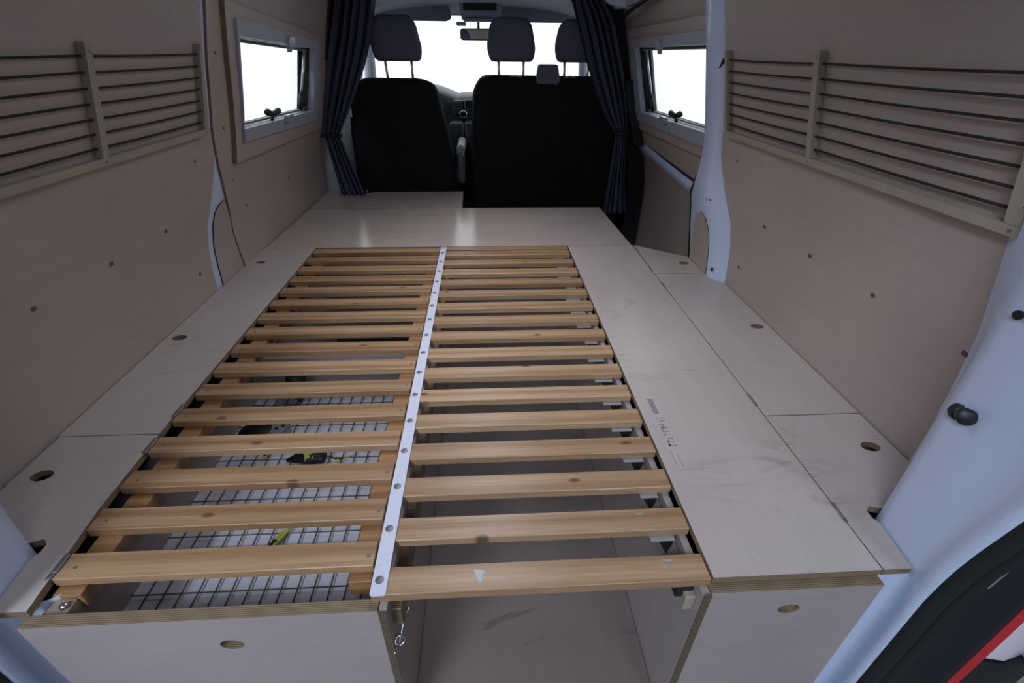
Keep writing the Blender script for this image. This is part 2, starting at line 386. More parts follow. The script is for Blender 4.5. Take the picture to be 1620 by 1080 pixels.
# ---- left front lining with window
s = -1
fz = [-.02, .014, .225, .30, .376, .43, .482, .632, .765, .925]; fy = [1.222, 1.216, 1.148, 1.11, 1.072, 1.050, 1.037, 1.031, 1.033, 1.03]
outer = [(interp(z, fz, fy), z) for z in fz] + [(2.09, .925), (2.12, .80), (2.16, .70), (2.22, .5), (2.27, .25), (2.31, -.02)]
WINL = [(1.172, .694), (1.186, .455), (1.885, .437), (1.868, .667)]
bm = NB(); plate(bm, outer, [WINL], wmap(s, .003), .008, CUTS)
obj('lining_panel', bm, [PLYW, EDGEB], SHELL[s], smooth=True, angle=30)
for (y, z) in [(1.07, .655), (1.10, .47), (1.17, .31), (1.28, .20), (1.7, .2), (2.1, .33)]:
    x = S(.98-off(z)-.0025, s); bm = NB(); tube(bm, [(x, y, z), (x-.002*s, y, z)], .004, 10); obj('screw', bm, SCREWD, SHELL[s])
# exposed painted pillar and its plywood infill on the left
pil = [(1.0, -.02), (1.0, .925), (1.045, .925), (1.045, .45), (1.085, .37), (1.16, .22), (1.235, -.02)]
bm = NB(); plate(bm, pil, [], wmap(s, -.004), .006, CUTS); obj('pillar', bm, BODY, SHELL[s], smooth=True, angle=30)
pat = [(1.058, -.005), (1.046, .12), (1.046, .20), (1.058, .235), (1.08, .252), (1.117, .262), (1.155, .20), (1.21, .02), (1.215, -.005)]
bm = NB(); plate(bm, pat, [], wmap(s, .0), .004, CUTS); obj('infill_panel', bm, [PLYW, DARKBOARD], SHELL[s], smooth=True, angle=30)

# ---- a hinged camper window
def window(name, s, inset, F, G, board, yfar, latch_y, knob_y, zc):
    """F frame outline, G glass opening (near-top, near-bottom, far-bottom, far-top)"""
    root_bm = NB(); plate(root_bm, F, [G], wmap(s, inset+.022), .022, CUTS)
    W = obj(name, root_bm, [WFRAME, WFRAME], kind='structure', smooth=True, angle=25)
    if board:
        bm = NB(); plate(bm, board, [F], wmap(s, inset+.014), .014, CUTS)
        obj('mounting_board', bm, [PLYW, EDGEB], W, smooth=True, angle=25)
    # reveal: thin sleeve from the frame out to the pane
    m_ = wmap(s, inset); D = .036
    ed = [(G[0], G[1], WFRAME), (G[1], G[2], WFRAME), (G[2], G[3], BLACK), (G[3], G[0], WFRAME)]
    for a, b, mt in ed:
        bm = NB(); c = Vector((sum(p[0] for p in G)/4, sum(p[1] for p in G)/4))
        def outw(p, k=.006):
            v = Vector(p)-c; return (p[0]+math.copysign(k, v.x), p[1]+math.copysign(k, v.y))
        a2, b2 = outw(a), outw(b)
        q = [m_(*a, 0), m_(*b, 0), m_(*b2, 0), m_(*a2, 0)]; q2 = [m_(*a, D), m_(*b, D), m_(*b2, D), m_(*a2, D)]
        loft(bm, [q, q2], True); obj('reveal', bm, mt, W)
    # sash: black rim + pane, set outward
    g2 = [((p[0]-c.x)*.965+c.x, (p[1]-c.y)*.93+c.y) for p in G]
    bm = NB(); plate(bm, [((p[0]-c.x)*1.03+c.x, (p[1]-c.y)*1.06+c.y) for p in G], [g2], wmap(s, inset-D), .008, CUTS); obj('sash', bm, BLACK, W)
    bm = NB(); plate(bm, G, [], wmap(s, inset-D-.003), .003, CUTS); obj('pane', bm, GLASS, W)
    # inner track lines
    for k, zz in ((0, -.008), (1, .008)):
        a = (G[1][0], G[1][1]+zz) if k else (G[0][0], G[0][1]+zz); b = (G[2][0], G[2][1]+zz) if k else (G[3][0], G[3][1]+zz)
        bm = NB(); tube(bm, [m_(a[0], a[1], .012), m_(b[0], b[1], .012)], .004, 6); obj('track', bm, SILVER, W)
    # latches
    zb = interp(latch_y, [G[1][0], G[2][0]], [G[1][1], G[2][1]]) if G[1][0] < G[2][0] else G[1][1]
    zt = (G[0][1]+G[3][1])/2
    def mk(nm, y0, y1, z0, z1, d0, d1, mt, bev=.002):
        bm = NB(); plate(bm, rrect(y0, y1, z0, z1, min(y1-y0, z1-z0)*.25, 2), [], wmap(s, inset+d1), d1-d0); return obj(nm, bm, mt, W)
    mk('latch', latch_y-.03, latch_y+.03, zb-.012, zb+.012, .022, .036, CLEARP)
    mk('latch', latch_y-.028, latch_y+.028, zt-.010, zt+.018, .022, .034, CLEARP)
    mk('latch_tongue', latch_y-.010, latch_y+.014, zt-.026, zt-.008, .020, .030, CLEARP)
    P = lambda y, z, d: Vector(wmap(s, inset-d)(y, z, 0))
    bm = NB(); tube(bm, [P(knob_y+.012, zb, -.004), P(knob_y, zb+.026, -.012)], .006, 8)
    tube(bm, [P(knob_y-.066, zb+.036, -.012), P(knob_y-.050, zb+.035, -.012), P(knob_y-.012, zb+.026, -.012), P(knob_y+.012, zb+.026, -.012), P(knob_y+.046, zb+.030, -.012), P(knob_y+.060, zb+.031, -.012)], [.007, .012, .009, .009, .011, .006], 10)
    obj('handle', bm, BLACKP, W, smooth=True)
    zt2, zb2 = G[3][1], G[2][1]
    bm = NB(); tube(bm, [P(yfar-.03, zt2-.012, .012), P(yfar-.055, zb2+.07, .012)], .0055, 8); obj('stay_rod', bm, SILVER, W, smooth=True)
    bm = NB(); tube(bm, [P(yfar-.055, zb2+.075, .012), P(yfar-.06, zb2+.008, .012)], .009, 8)
    tube(bm, [P(yfar-.07, zb2+.060, .004), P(yfar-.07, zb2+.030, .004)], .014, 8); obj('stay_knob', bm, BLACKP, W, smooth=True)
    return W
window('window_1', -1, .003, [(1.152, .735), (1.195, .418), (1.955, .390), (1.920, .692)], WINL,
       [(1.10, .772), (1.160, .362), (2.02, .345), (1.955, .708)], 1.875, 1.561, 1.449, 0)

# ---- sliding door on the right
DI = -.055
GR = [(1.125, .690), (1.125, .444), (1.985, .428), (1.995, .684)]
bm = NB(); plate(bm, [(1.06, -.40), (2.47, -.40), (2.47, .915), (1.06, .915)], [[(1.115, .70), (1.115, .43), (2.0, .43), (2.0, .70)]], wmap(1, DI-.04), .02, CUTS)
door = obj('door_1', bm, [BODYG, BODYG], kind='structure', smooth=True, angle=30)
bm = NB(); plate(bm, [(1.075, .230), (2.30, .285), (2.30, .90), (1.075, .90)], [GR], wmap(1, DI), .012, CUTS); obj('upper_panel', bm, [PLYW, EY], door, smooth=True, angle=30)
bm = NB(); plate(bm, [(1.15, -.38), (2.46, -.38), (2.46, .218), (1.15, .150)], [], wmap(1, DI-.022), .010, CUTS); obj('lower_panel', bm, [PLYW, EY], door, smooth=True, angle=30)
bm = NB()
secs = []
for y in (1.15, 1.35, 1.6, 1.9, 2.15, 2.44):
    z1 = interp(y, [1.45, 2.30], [.212, .275]); m_ = wmap(1, DI)
    secs.append([m_(y, z1+.012, .004), m_(y, z1, -.006), m_(y, z1-.02, -.008), m_(y, z1-.052, .010), m_(y, z1-.064, .022), m_(y, z1-.064, .035)])
loft(bm, secs); obj('belt_ledge', bm, BODY, door, smooth=True)
bm = NB()
window('window_2', 1, DI, [(1.085, .725), (1.085, .394), (2.085, .383), (2.045, .715)], GR,
       [(1.08, .765), (1.08, .357), (2.16, .340), (2.11, .752)], 1.965, 1.642, 1.55, 0)
# seal round the door opening
sp = [(2.42, -.28, -.045), (2.38, 0, -.04), (2.33, .30, -.03), (2.26, .60, -.01), (2.21, .72, -.005), (2.13, .775, -.005), (2.0, .80, -.005), (1.75, .825, -.005), (1.45, .85, -.005), (1.22, .86, -.005), (1.135, .83, -.012), (1.122, .76, -.012), (1.135, .60, -.012), (1.152, .47, -.014), (1.180, .393, -.012), (1.215, .33, 0), (1.262, .25, .022), (1.285, .13, .022), (1.275, .0, .022), (1.27, -.1, .022)]
bm = NB(); tube(bm, [wmap(1, i)(y, z, 0) for (y, z, i) in sp], .0085, 8); obj('door_seal', bm, BLACK, door, smooth=True)
# black post trim in front of the door
bm = NB(); plate(bm, [(2.21, -.40), (2.48, -.40), (2.44, .90), (2.19, .90)], [], wmap(1, .02), .085, CUTS); obj('post_trim', bm, BLACKP, door, smooth=True, angle=30)
bm = NB(); plate(bm, rrect(2.08, 2.18, .26, .555, .012), [], wmap(1, DI+.055), .04, CUTS); obj('lock_cover', bm, BLACKP, door)
bm = NB(); plate(bm, rrect(2.22, 2.34, .04, .13, .012), [], wmap(1, .03), .03, CUTS); obj('latch_block', bm, BLACKP, door)
# right pillar, standing proud of the lining
bm = NB(); secs = []
pz = [-.30, 0, .06, .13, .19, .24, .29, .33, .37, .41, .45, .50, .60, .70, .80, .925]
yl_z = [-.3, 0, .13, .24, .32, .393, .473, .79, .93]; yl_y = [1.255, 1.255, 1.272, 1.250, 1.200, 1.166, 1.140, 1.108, 1.10]
dz = [-.3, .20, .27, .36, .42, .93]; dd = [.036, .036, .034, .020, .012, .012]
for z in pz:
    wx = .98-off(z); d = interp(z, dz, dd); yr, yl = yfront(z), interp(z, yl_z, yl_y)
    secs.append([(wx+.006, yr-.002, z), (wx-.002, yr+.002, z), (wx-d*.75, yr+.028, z), (wx-d, yr+.045, z), (wx-d, (yr+yl)/2, z), (wx-d, yl-.012, z), (wx-d+.004, yl-.003, z), (wx-d+.014, yl+.002, z), (wx+.075, yl+.006, z)])
loft(bm, secs); obj('pillar', bm, BODY, SHELL[1], smooth=True)
pat = [(1.088, .002), (1.088, .12), (1.096, .165), (1.118, .196), (1.155, .205), (1.195, .188), (1.222, .14), (1.236, .07), (1.243, .002)]
bm = NB(); plate(bm, pat, [], wmap(1, .0385), .004, CUTS); obj('infill_panel', bm, [PLYW, DARKBOARD], SHELL[1], smooth=True, angle=30)
for (y, z, r_) in [(1.075, .265, .0025), (1.10, .262, .0025), (1.052, .035, .006)]:
    x = .98-off(z)-interp(z, dz, dd); bm = NB(); tube(bm, [(x+.004, y, z), (x-.0015, y, z)], r_, 8); obj('bolt_hole', bm, BLACK, SHELL[1])

# ---- rear corner posts (D pillars), seals, lamps
yb_z = [-.6, -.3, 0, .09, .22, .5, .93]; yb_y = [-.045, -.05, -.05, -.057, -.078, -.11, -.15]
for s in (1, -1):
    def sec(z):
        yb = interp(z, yb_z, yb_y); wx = .98-off(z); ye = yrear(z); k = off(z)*.18
        pts = [(wx+.012, ye+.03), (wx-.001, ye+.006), (wx-.004, ye), (wx-.05*(1-off(z)*3), ye-.035), (.828-k*.4, .078), (.820-k*.4, .058), (.812-k*.3, -.018), (.806, yb+.014), (.797, yb+.003), (.797, yb-.010), (.806, yb-.018), (.83, yb-.020)]
        return [(S(x, s), y, z) for x, y in pts]
    bm = NB(); loft(bm, [sec(z) for z in (-.016, .03, .07, .12, .17, .22, .27, .32, .38, .45, .55, .7, .93)])
    post = obj('wall_rear_right' if s > 0 else 'wall_rear_left', bm, BODY, kind='structure', smooth=True)
    def sec2(z):
        yb = interp(z, yb_z, yb_y)
        pts = [(.745, .012), (.757, .004), (.770, -.001), (.786, -.006), (.800, -.011), (.812, -.018), (.806, yb+.014), (.797, yb+.003), (.797, yb-.010), (.806, yb-.018), (.83, yb-.02)]
        return [(S(x, s), y, z) for x, y in pts]
    bm = NB(); loft(bm, [sec2(z) for z in (-.60, -.45, -.3, -.2, -.1, -.016)]); obj('lower_post', bm, BODY, post, smooth=True)
    bm = NB(); pts = []
    for z in (-.62, -.45, -.3, -.2, -.1, 0, .09, .15, .22, .3, .4, .5, .7, .9):
        pts.append((S(.815, s), interp(z, yb_z, yb_y)-.011, z))
    tube(bm, pts, .0165, 10); 
    tube(bm, [(S(.813+.016, s), p[1]-.012, p[2]) for p in pts], .011, 8); obj('rubber_seal', bm, BLACK, post, smooth=True)
    bm = NB(); secs = []
    for z in (-.62, -.3, 0, .22, .5, .9):
        yb = interp(z, yb_z, yb_y); secs.append([(S(x, s), yb+dy, z) for x, dy in ((.815, .0), (.84, .0), (.87, .006), (.905, .006), (.935, -.004), (.945, -.02), (.96, -.02), (.96, .03))])
    loft(bm, secs); obj('outer_channel', bm, BLACKP, post, smooth=True)
    bm = NB(); tube(bm, [(S(.865, s), interp(z, yb_z, yb_y)-.014, z) for z in (.03, .09, .15, .22, .3)], .0065, 6); obj('channel_glint', bm, SILVER, post)  # silver bead added to stand in for a glint along the channel
    # tail lamp
    t = empty('tail_lamp', (S(1.0, s), -.06, -.45), 'red and clear tail lamp at the %s rear corner of the van' % ('right' if s > 0 else 'left'), 'tail lamp')
    def lens(nm, xa, xb, ya, mt, z0=-.50, z1=.12):
        bm = NB(); q = []
        for z in (z0, z0*.7+z1*.3, z0*.3+z1*.7, z1):
            yb = interp(z, yb_z, yb_y)
            q.append([(S(xa, s), yb+.02, z), (S(xa, s), yb+ya, z), (S((xa+xb)/2, s), yb+ya-.008, z), (S(xb, s), yb+ya, z), (S(xb, s), yb+.02, z)])
        R_ = loft(bm, q, True); bm.faces.new(R_[0]); bm.faces.new(R_[-1]); return obj(nm, bm, mt, t, smooth=True, angle=35)
    lens('red_lens', .958, .982, -.018, RED, -.34); lens('clear_lens', .983, 1.06, -.014, CLEARL, -.195); lens('lamp_rim', 1.061, 1.075, -.018, GREYP, -.195)
    lens('lower_housing', .984, 1.10, -.020, BLACKP, -.50, -.20)
    # side wall outside behind the lamp
    bm = NB(); box(bm, min(S(1.076, s), S(1.13, s)), max(S(1.076, s), S(1.13, s)), -.05, .25, -.62, .20, .01); obj('outer_panel', bm, BODY, post)
    if s > 0:
        t = empty('rubber_buffer', (.812, .05, .246), 'round black rubber buffer on the painted right rear post', 'buffer')
        dirn = Vector((-.45, -.75, .32)).normalized(); c0 = Vector((.8175, .0535, .248))
        bm = NB(); tube(bm, [c0, c0+dirn*.009], [.0125, .0115], 16); obj('ring', bm, BLACK, t, smooth=True, angle=40)
        bm = NB(); tube(bm, [c0, c0+dirn*.012], .0085, 12); obj('spring_collar', bm, SILVER, t, smooth=True, angle=40)
        bm = NB(); tube(bm, [c0+dirn*.004, c0+dirn*.018, c0+dirn*.020, c0+dirn*.028, c0+dirn*.031], [.006, .007, .0112, .0118, .008], 16); obj('head', bm, BLACK, t, smooth=True, angle=50)
        p_ = Vector((.8100, .0505, .402)); bm = NB(); tube(bm, [p_, p_+Vector((-.003, 0, 0))], .006, 12); obj('plug', bm, BLACK, post)

# ------------------------------------------------------------------ bed platform
TH = .013
def xy(z0): return lambda u, v, d: (u, v, z0-d)
def lid(name, poly, hole, label, cat='lid', mat=PLY, hinges=(), hx=0, edge=EZ, z0=0, group=None, hr=(.019, .0135)):
    bm = NB(); hs = [circle(hole[0], hole[1], hr[0], 18, hr[1])] if hole else []
    plate(bm, poly, hs, xy(z0), TH); o = obj(name, bm, [mat, edge], None, label, cat, group)
    for hy in hinges:
        bm = NB(); box(bm, hx-.0035, hx+.0035, hy-.021, hy+.021, -.004, .0015, .0008)
        box(bm, hx-.002, hx+.002, hy-.012, hy+.012, .0, .0030, .0008); obj('hinge', bm, SCREWM, o)
    return o
XH = .7625
lid('hatch_lid', [(XH+.0012, -.020), (.8085, -.020), (.8175, .062), (.8120, .072), (.8130, .086), (.824, .096), (.845, .088), (.975, .15), (.9755, .196), (.9745, .3345), (XH+.0012, .3345)], (.929, .236),
    'plywood lid with finger hole beside the right rear post', mat=PLY, hinges=(.085,), hx=XH)
lid('hatch_lid', [(XH+.0012, .3370), (.9760, .3370), (.9770, 1.010), (.950, 1.052), (.948, 1.0985), (XH+.0012, 1.0985)], (.9425, .7195),
    'long plywood lid with finger hole along the right wall', mat=PLY, hinges=(.390, 1.01), hx=XH)
lid('hatch_lid', [(XH+.0012, 1.1005), (.942, 1.1005), (.942, 1.256), (XH+.004, 1.388)], (.904, 1.194),
    'small tapered plywood lid with finger hole by the sliding door post', mat=PLYX, hinges=(1.145,), hx=XH)
def lx(y): return interp(y, [-.02, .15, .4, 1.39], [-.4795, -.497, -.5025, -.499])
for (y0, y1, hole, lab, hg) in [(-.022, .3345, (-.650, .232), 'plywood lid with finger hole beside the left rear post', (.045, .302)),
                                (.3365, 1.390, (-.6625, .718), 'long plywood lid with two finger holes along the left wall', (.408,))]:
    ys = [y0, .15, .3345] if y0 < 0 else [.3365, .4, .7, 1.0, 1.39]
    inner = [(lx(y), y) for y in ys]
    if y0 < 0: outer = [(-.6930, .3345), (-.6955, .196), (-.695, .15), (-.565, .088), (-.544, .096), (-.533, .086), (-.532, .072), (-.5375, .062), (-.5285, -.022)]
    else: outer = [(-.697, 1.39), (-.697, .3365)]
    bm = NB(); hs = [circle(hole[0], hole[1], .019, 18, .0135)]
    if y0 > 0: hs.append(circle(-.655, 1.2477, .016, 18, .012))
    plate(bm, inner+outer, hs, xy(0), TH); o = obj('hatch_lid', bm, [PLY, EZ], None, lab, 'lid')
    for hy in hg:
        bm = NB(); x_ = lx(hy); box(bm, x_-.004, x_+.004, hy-.021, hy+.021, -.004, .0018, .0008); box(bm, x_-.002, x_+.006, hy-.010, hy+.010, 0, .0028, .0008); obj('hinge', bm, SCREWM, o)

# long board beside the slats, with the printed stamp
bm = NB(); plate(bm, [(.4975, -.020), (XH-.001, -.020), (XH-.001, 1.3885), (.4975, 1.3885)], [], xy(0), TH)
board = obj('bed_board', bm, [PLY, EZ], None, 'long plain plywood board between the slats and the right hinged lids', 'board')
bm = NB()
sx, sy = .520, .265
box(bm, sx+.004, sx+.016, .352, .405, .0, .0004)
for k in range(9):
    y = .338-k*.0105
    for j in range(3):
        if random.random() < .85: box(bm, sx+.004+j*.006, sx+.0085+j*.006, y, y+.0015+random.random()*.004, .0, .0004)
    if k > 2: box(bm, sx+.003+random.random()*.006, sx+.0042+random.random()*.010, y, y+.0085, .0, .0004)
box(bm, sx+.002, sx+.003, .205, .243, 0, .0004); box(bm, sx+.012, sx+.013, .200, .235, 0, .0004)
for k in range(5): box(bm, sx-.001, sx, .40-k*.03, .405-k*.03, 0, .0004)
obj('stamp_print', bm, INK, board, label='faded grey printed stamp', kind='stuff')

# decks in front
bm = NB(); plate(bm, [(-.692, 1.3925), (.7575, 1.3905), (.7425, 1.929), (-.686, 1.929)], [], xy(0), TH)
obj('front_deck', bm, [PLYX, EZ], None, 'wide plywood deck across the van ahead of the slats', 'deck')
bm = NB(); plate(bm, [(-.686, 1.9305), (.0560, 1.9305), (.0500, 2.250), (-.43, 2.250), (-.47, 2.215), (-.60, 2.215), (-.684, 2.26)], [], xy(.001), TH)
obj('front_deck', bm, [PLYX, EX], None, 'short plywood deck piece behind the driver seat', 'deck')

# storage cabinets (open plywood carcasses below the boards)
def panel(bm, x0, x1, y0, y1, z0, z1): box(bm, x0, x1, y0, y1, z0, z1)
def carcass(name, base, parts, label, cat='cabinet'):
    t = empty(name, base, label, cat)
    for nm, fn, mats in parts:
        bm = NB(); fn(bm); obj(nm, bm, mats, t)
    return t
FB = -.0175
def xz(y0): return lambda u, v, d: (u, y0+d, v)
# left cabinet, open under the slats
t = carcass('storage_box', (-.24, 0, FZ), [
    ('front_panel', lambda b: plate(b, [(-.492, -.018), (.0005, -.018), (.0005, FZ), (-.492, FZ)], [circle(-.222, -.088, .0175, 18, .0125)], xz(-.035), .018), [PLYP, EY]),
    ('side_panel', lambda b: box(b, .0015, .0130, -.035, 1.385, FZ, -.021), [PLYP]),
    ('side_panel', lambda b: box(b, -.497, -.484, -.016, 1.385, FZ, -.056), [PLYP]),
    ('partition', lambda b: box(b, -.483, .001, .672, .684, FZ, -.045), [PLYP]),
    ('back_panel', lambda b: box(b, -.483, .001, 1.372, 1.384, FZ, -.018), [PLYP]),
    ('bottom_board', lambda b: box(b, -.483, .001, .685, 1.371, FZ+.0005, FZ+.012), [DARKBOARD]),
    ('base_tray', lambda b: box(b, -.4835, .001, -.016, .671, -.190, -.178), [WHITEP]),
    ('handle_cup', lambda b: box(b, -.25, -.19, -.0165, .0, -.115, -.065), [EY])],
    'open plywood storage box under the left slats, front panel with finger hole')
bm = NB(); box(bm, .0013, .0128, -.0362, -.0348, FZ, -.019); obj('edge_band', bm, EX, t)
# right cabinet
def rb_front(b): plate(b, [(.4930, -.0165), (XH-.001, -.0165), (XH-.001, FZ), (.4930, FZ)], [circle(.628, -.070, .0175, 18, .0125)], xz(-.034), .018)
t = carcass('storage_box', (.63, 0, FZ), [
    ('front_panel', rb_front, [PLYP, EY]),
    ('side_panel', lambda b: box(b, .4805, .4925, -.036, 1.385, FZ, -.0215), [PLYP]),
    ('back_panel', lambda b: box(b, .493, XH, 1.372, 1.385, FZ, -.016), [PLYP]),
    ('outer_panel', lambda b: box(b, XH-.012, XH-.001, -.015, 1.371, FZ, -.016), [PLYP])],
    'closed plywood storage box at right, front panel with small finger hole')
bm = NB(); box(bm, .4802, .4923, -.0375, -.0362, FZ, -.0165); obj('edge_band', bm, EX, t)
# front cabinet under the decks, side cabinets under the lids
carcass('storage_box', (.0, 1.6, FZ), [
    ('side_panel', lambda b: box(b, .735, .747, 1.392, 1.925, FZ, -.016), [PLYP]),
    ('front_panel', lambda b: box(b, .056, .734, 1.913, 1.925, FZ, -.016), [PLYP]),
    ('side_panel', lambda b: box(b, .038, .050, 1.926, 2.245, FZ, -.0145), [EX]),
    ('front_panel', lambda b: box(b, -.60, .037, 2.20, 2.212, FZ, -.0145), [PLYP]),
    ('rear_panel', lambda b: box(b, -.684, .734, 1.393, 1.405, FZ, -.016), [PLYP])],
    'plywood box under the two front decks')
carcass('storage_box', (.87, .6, FZ), [
    ('front_panel', lambda b: box(b, .765, .94, 1.085, 1.097, FZ, -.016), [PLYP]),
    ('side_panel', lambda b: plate(b, [(.765, 1.38), (.775, 1.38), (.94, 1.25), (.93, 1.25)], [], xy(-.016), .38), [PLYP]),
    ('bottom_board', lambda b: box(b, .765, .96, .2, 1.08, FZ, FZ+.012), [DARKBOARD])],
    'plywood storage box under the right wall lids')
carcass('storage_box', (-.6, .6, FZ), [
    ('bottom_board', lambda b: box(b, -.69, -.50, .2, 1.38, FZ, FZ+.012), [DARKBOARD]),
    ('partition', lambda b: box(b, -.69, -.50, .33, .342, FZ+.013, -.016), [PLYP])],
    'plywood storage box under the left wall lids')
# floor board in the open bay
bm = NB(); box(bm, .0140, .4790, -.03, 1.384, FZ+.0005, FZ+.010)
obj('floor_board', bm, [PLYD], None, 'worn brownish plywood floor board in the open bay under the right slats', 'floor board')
# ledges along the bay
for (x0, x1, lab) in ((.0135, .0275, 'dark batten ledge on the left side of the open bay'), (.4635, .4795, 'pale batten ledge on the right side of the open bay')):
    bm = NB(); plate(bm, rpoly([(-.016, -.104), (-.016, -.050), (1.36, -.050), (1.36, -.104)] if x0 < .1 else [(-.022, -.080), (-.022, -.046), (1.36, -.046), (1.36, -.082)], [.02, .004, .002, .002] if x0 < .1 else .002, 3), [], lambda u, v, d, x0=x0: (x0+d, u, v), x1-x0)
    obj('ledge_batten', bm, [EY if x0 < .1 else RACKM, EY if x0 < .1 else RACKM], None, lab, 'batten')

# ---- slatted frames
P = .088; SW = .0216
LB = empty('slatted_frame', (-.24, 0, -.05), 'left half of the slatted bed base, amber pine slats on side rails', 'bed slats', 'interlocking halves of the slatted bed base')
RB = empty('slatted_frame', (.25, 0, -.05), 'right half of the slatted bed base, lighter pine slats joined by a white metal strip', 'bed slats', 'interlocking halves of the slatted bed base')
del LB['group']; del RB['group']
for i in range(16):
    y = (i+.48)*P + (.004 if i == 0 else 0)+random.uniform(-.0012, .0012)
    x0 = lx(y)+.0035+random.uniform(0, .002); x1 = -.0145
    bm = NB(); box(bm, x0, x1, y-SW, y+SW, -.0170, -.0006 - random.random()*.0006, .0012)
    obj('slat', bm, PINEL, LB)
    for (xx) in (x0+.022, x1-.010):
        bm = NB(); yy = y-.004; tube(bm, [(xx, yy, -.003), (xx, yy, .0002)], .0034 if xx > -.1 else .0022, 8); obj('screw', bm, SCREWM, LB)
for (x0, x1) in ((-.4780, -.4380), (-.0520, -.0160)):
    bm = NB(); box(bm, x0, x1, .010, 1.37, -.050, -.0175, .001); obj('side_rail', bm, RAILM, LB)
bm = NB(); box(bm, -.4780, -.4440, -.0155, .0095, -.052, -.024, .001); obj('rail_block', bm, plain('greyish_block', (.27, .22, .17), .6, var=.1), LB)
bm = NB(); tube(bm, [(-.452, -.004, -.024), (-.452, -.004, -.019), (-.452, -.004, -.016)], [.006, .006, .003], 12); obj('bolt', bm, CHROME, LB, smooth=True)
for i in range(17):
    y = i*P if i < 16 else 1.374
    hw = SW if i < 16 else .014
    x1 = .4945-random.uniform(0, .0015)
    bm = NB(); box(bm, -.010, x1, y-hw, y+hw, -.0170 if i else -.0185, -.0008, .0012)
    obj('slat', bm, PINE, RB)
    if i > 0:
        bm = NB(); box(bm, .432+random.uniform(-.012, .006), .470, y-SW-.009, y+.012, -.0195, -.0176); obj('bracket', bm, GALV, RB)
        bm = NB(); x_ = .462; q = [(.442, y-SW-.006, -.0197), (.470, y-SW-.006, -.0197), (.463, y-SW-.006, -.058)]
        loft(bm, [q, [(a, b+.010, c) for a, b, c in q]], True); bm.verts.ensure_lookup_table(); bm.faces.new(bm.verts[0:3]); bm.faces.new(bm.verts[3:6][::-1]); obj('gusset', bm, BLACKP, RB)
    else:
        bm = NB(); box(bm, .452, .478, -.012, .004, -.060, -.0190); obj('bracket', bm, BLACKP, RB)
# paper scraps and glue marks left on slats
for (x, y, w_, h_) in ((.148, .000, .009, .011), (.43, .0, .003, .003), (.42, .0985, .008, .002), (.44, .012, .013, .002)):
    bm = NB(); plate(bm, [(x-w_, y+h_), (x-w_*.6, y-h_*.2), (x+w_*.2, y-h_), (x+w_*.4, y+h_*.2), (x+w_, y+h_*.8)], [], xy(-.0003), .0005); obj('glue_mark', bm, CLEARP, RB, label='whitish glue mark')
bm = NB(); plate(bm, rrect(-.0105, .0125, -.0235, 1.384, .004, 3), [], xy(.0015), .0030)
strip = obj('joining_strip', bm, [ALU, ALU], RB, label='white painted metal strip with a row of screws')
for i in range(17):
    y = i*P if i < 16 else 1.372
    bm = NB(); tube(bm, [(.0, y, .0012), (.0, y, .0022), (.0, y, .0030)], [.0068, .0062, .0035], 14)
    obj('screw', bm, SCREWM, strip, smooth=True, angle=30)

# ---- wire grid tray
t = empty('wire_grid', (-.27, .3, -.176), 'dark square wire grid lying on the white tray under the left slats', 'wire grid')
k = 0
xs = [-.0712-.0294*i for i in range(15)]; ys = [.0095+.0295*j for j in range(23)]
for x in xs:
    if x < -.48: continue
    bm = NB(); tube(bm, [(x, -.012, -.1715), (x, .664, -.1715)], .0016, 6); obj('wire', bm, WIRE, t, smooth=True)
for y in ys:
    if y > .665: continue
    bm = NB(); tube(bm, [(-.480, y, -.1690), (-.068, y, -.1690)], .0013, 6); obj('wire', bm, WIRE, t, smooth=True)

# ---- things lying on the grid
GZ = -.168
t = empty('work_light', (-.365, .475, GZ), 'black oval device with a grey end cap lying on the wire grid', 'tool')
bm = NB()
def blob(bm, c, rx, ry, rz, n=20, m=8, a=0, zmin=0):
    secs = []
    for i in range(m+1):
        ph = math.pi/2*i/m; rr = math.cos(ph)
        secs.append([Vector((c[0]+rx*rr*math.cos(2*math.pi*j/n)*math.cos(a)-ry*rr*math.sin(2*math.pi*j/n)*math.sin(a), c[1]+rx*rr*math.cos(2*math.pi*j/n)*math.sin(a)+ry*rr*math.sin(2*math.pi*j/n)*math.cos(a), c[2]+rz*math.sin(ph))) for j in range(n)])
    secs[-1] = [p+Vector((1e-5*math.cos(2*math.pi*j/n), 1e-5*math.sin(2*math.pi*j/n), 0)) for j, p in enumerate(secs[-1])]
    R_ = loft(bm, secs, True); bm.faces.new(R_[0]); bm.faces.new(R_[-1])
blob(bm, (-.405, .512, GZ), .066, .050, .022); obj('rim', bm, GREYP, t, smooth=True, angle=60)
bm = NB(); blob(bm, (-.418, .508, GZ+.003), .050, .041, .027); obj('body', bm, BLACKP, t, smooth=True, angle=60)
bm = NB(); plate(bm, rrect(-.378, -.345, .485, .545, .012), [], xy(GZ+.024), .022); cap = obj('end_cap', bm, GREYP, t)
for q in ((-.362, .528), (-.366, .504), (-.353, .514)):
    bm = NB(); tube(bm, [(q[0], q[1], GZ+.023), (q[0], q[1], GZ+.0255)], .0045, 10); obj('button', bm, BLACK, cap)
t = empty('pouch', (-.27, .36, GZ), 'black tapered pouch with a yellow strap on the wire grid', 'pouch')
bm = NB(); secs = []
for k_ in range(9):
    u = k_/8; x = -.315+.090*u; r_ = .004+.016*math.sin(min(1, u*1.15)*math.pi*.55)*(1 if u < .85 else .75)
    secs.append([(x, .415+r_*1.2*math.cos(2*math.pi*j/12), GZ+r_*.8+r_*.8*math.sin(2*math.pi*j/12)) for j in range(12)])
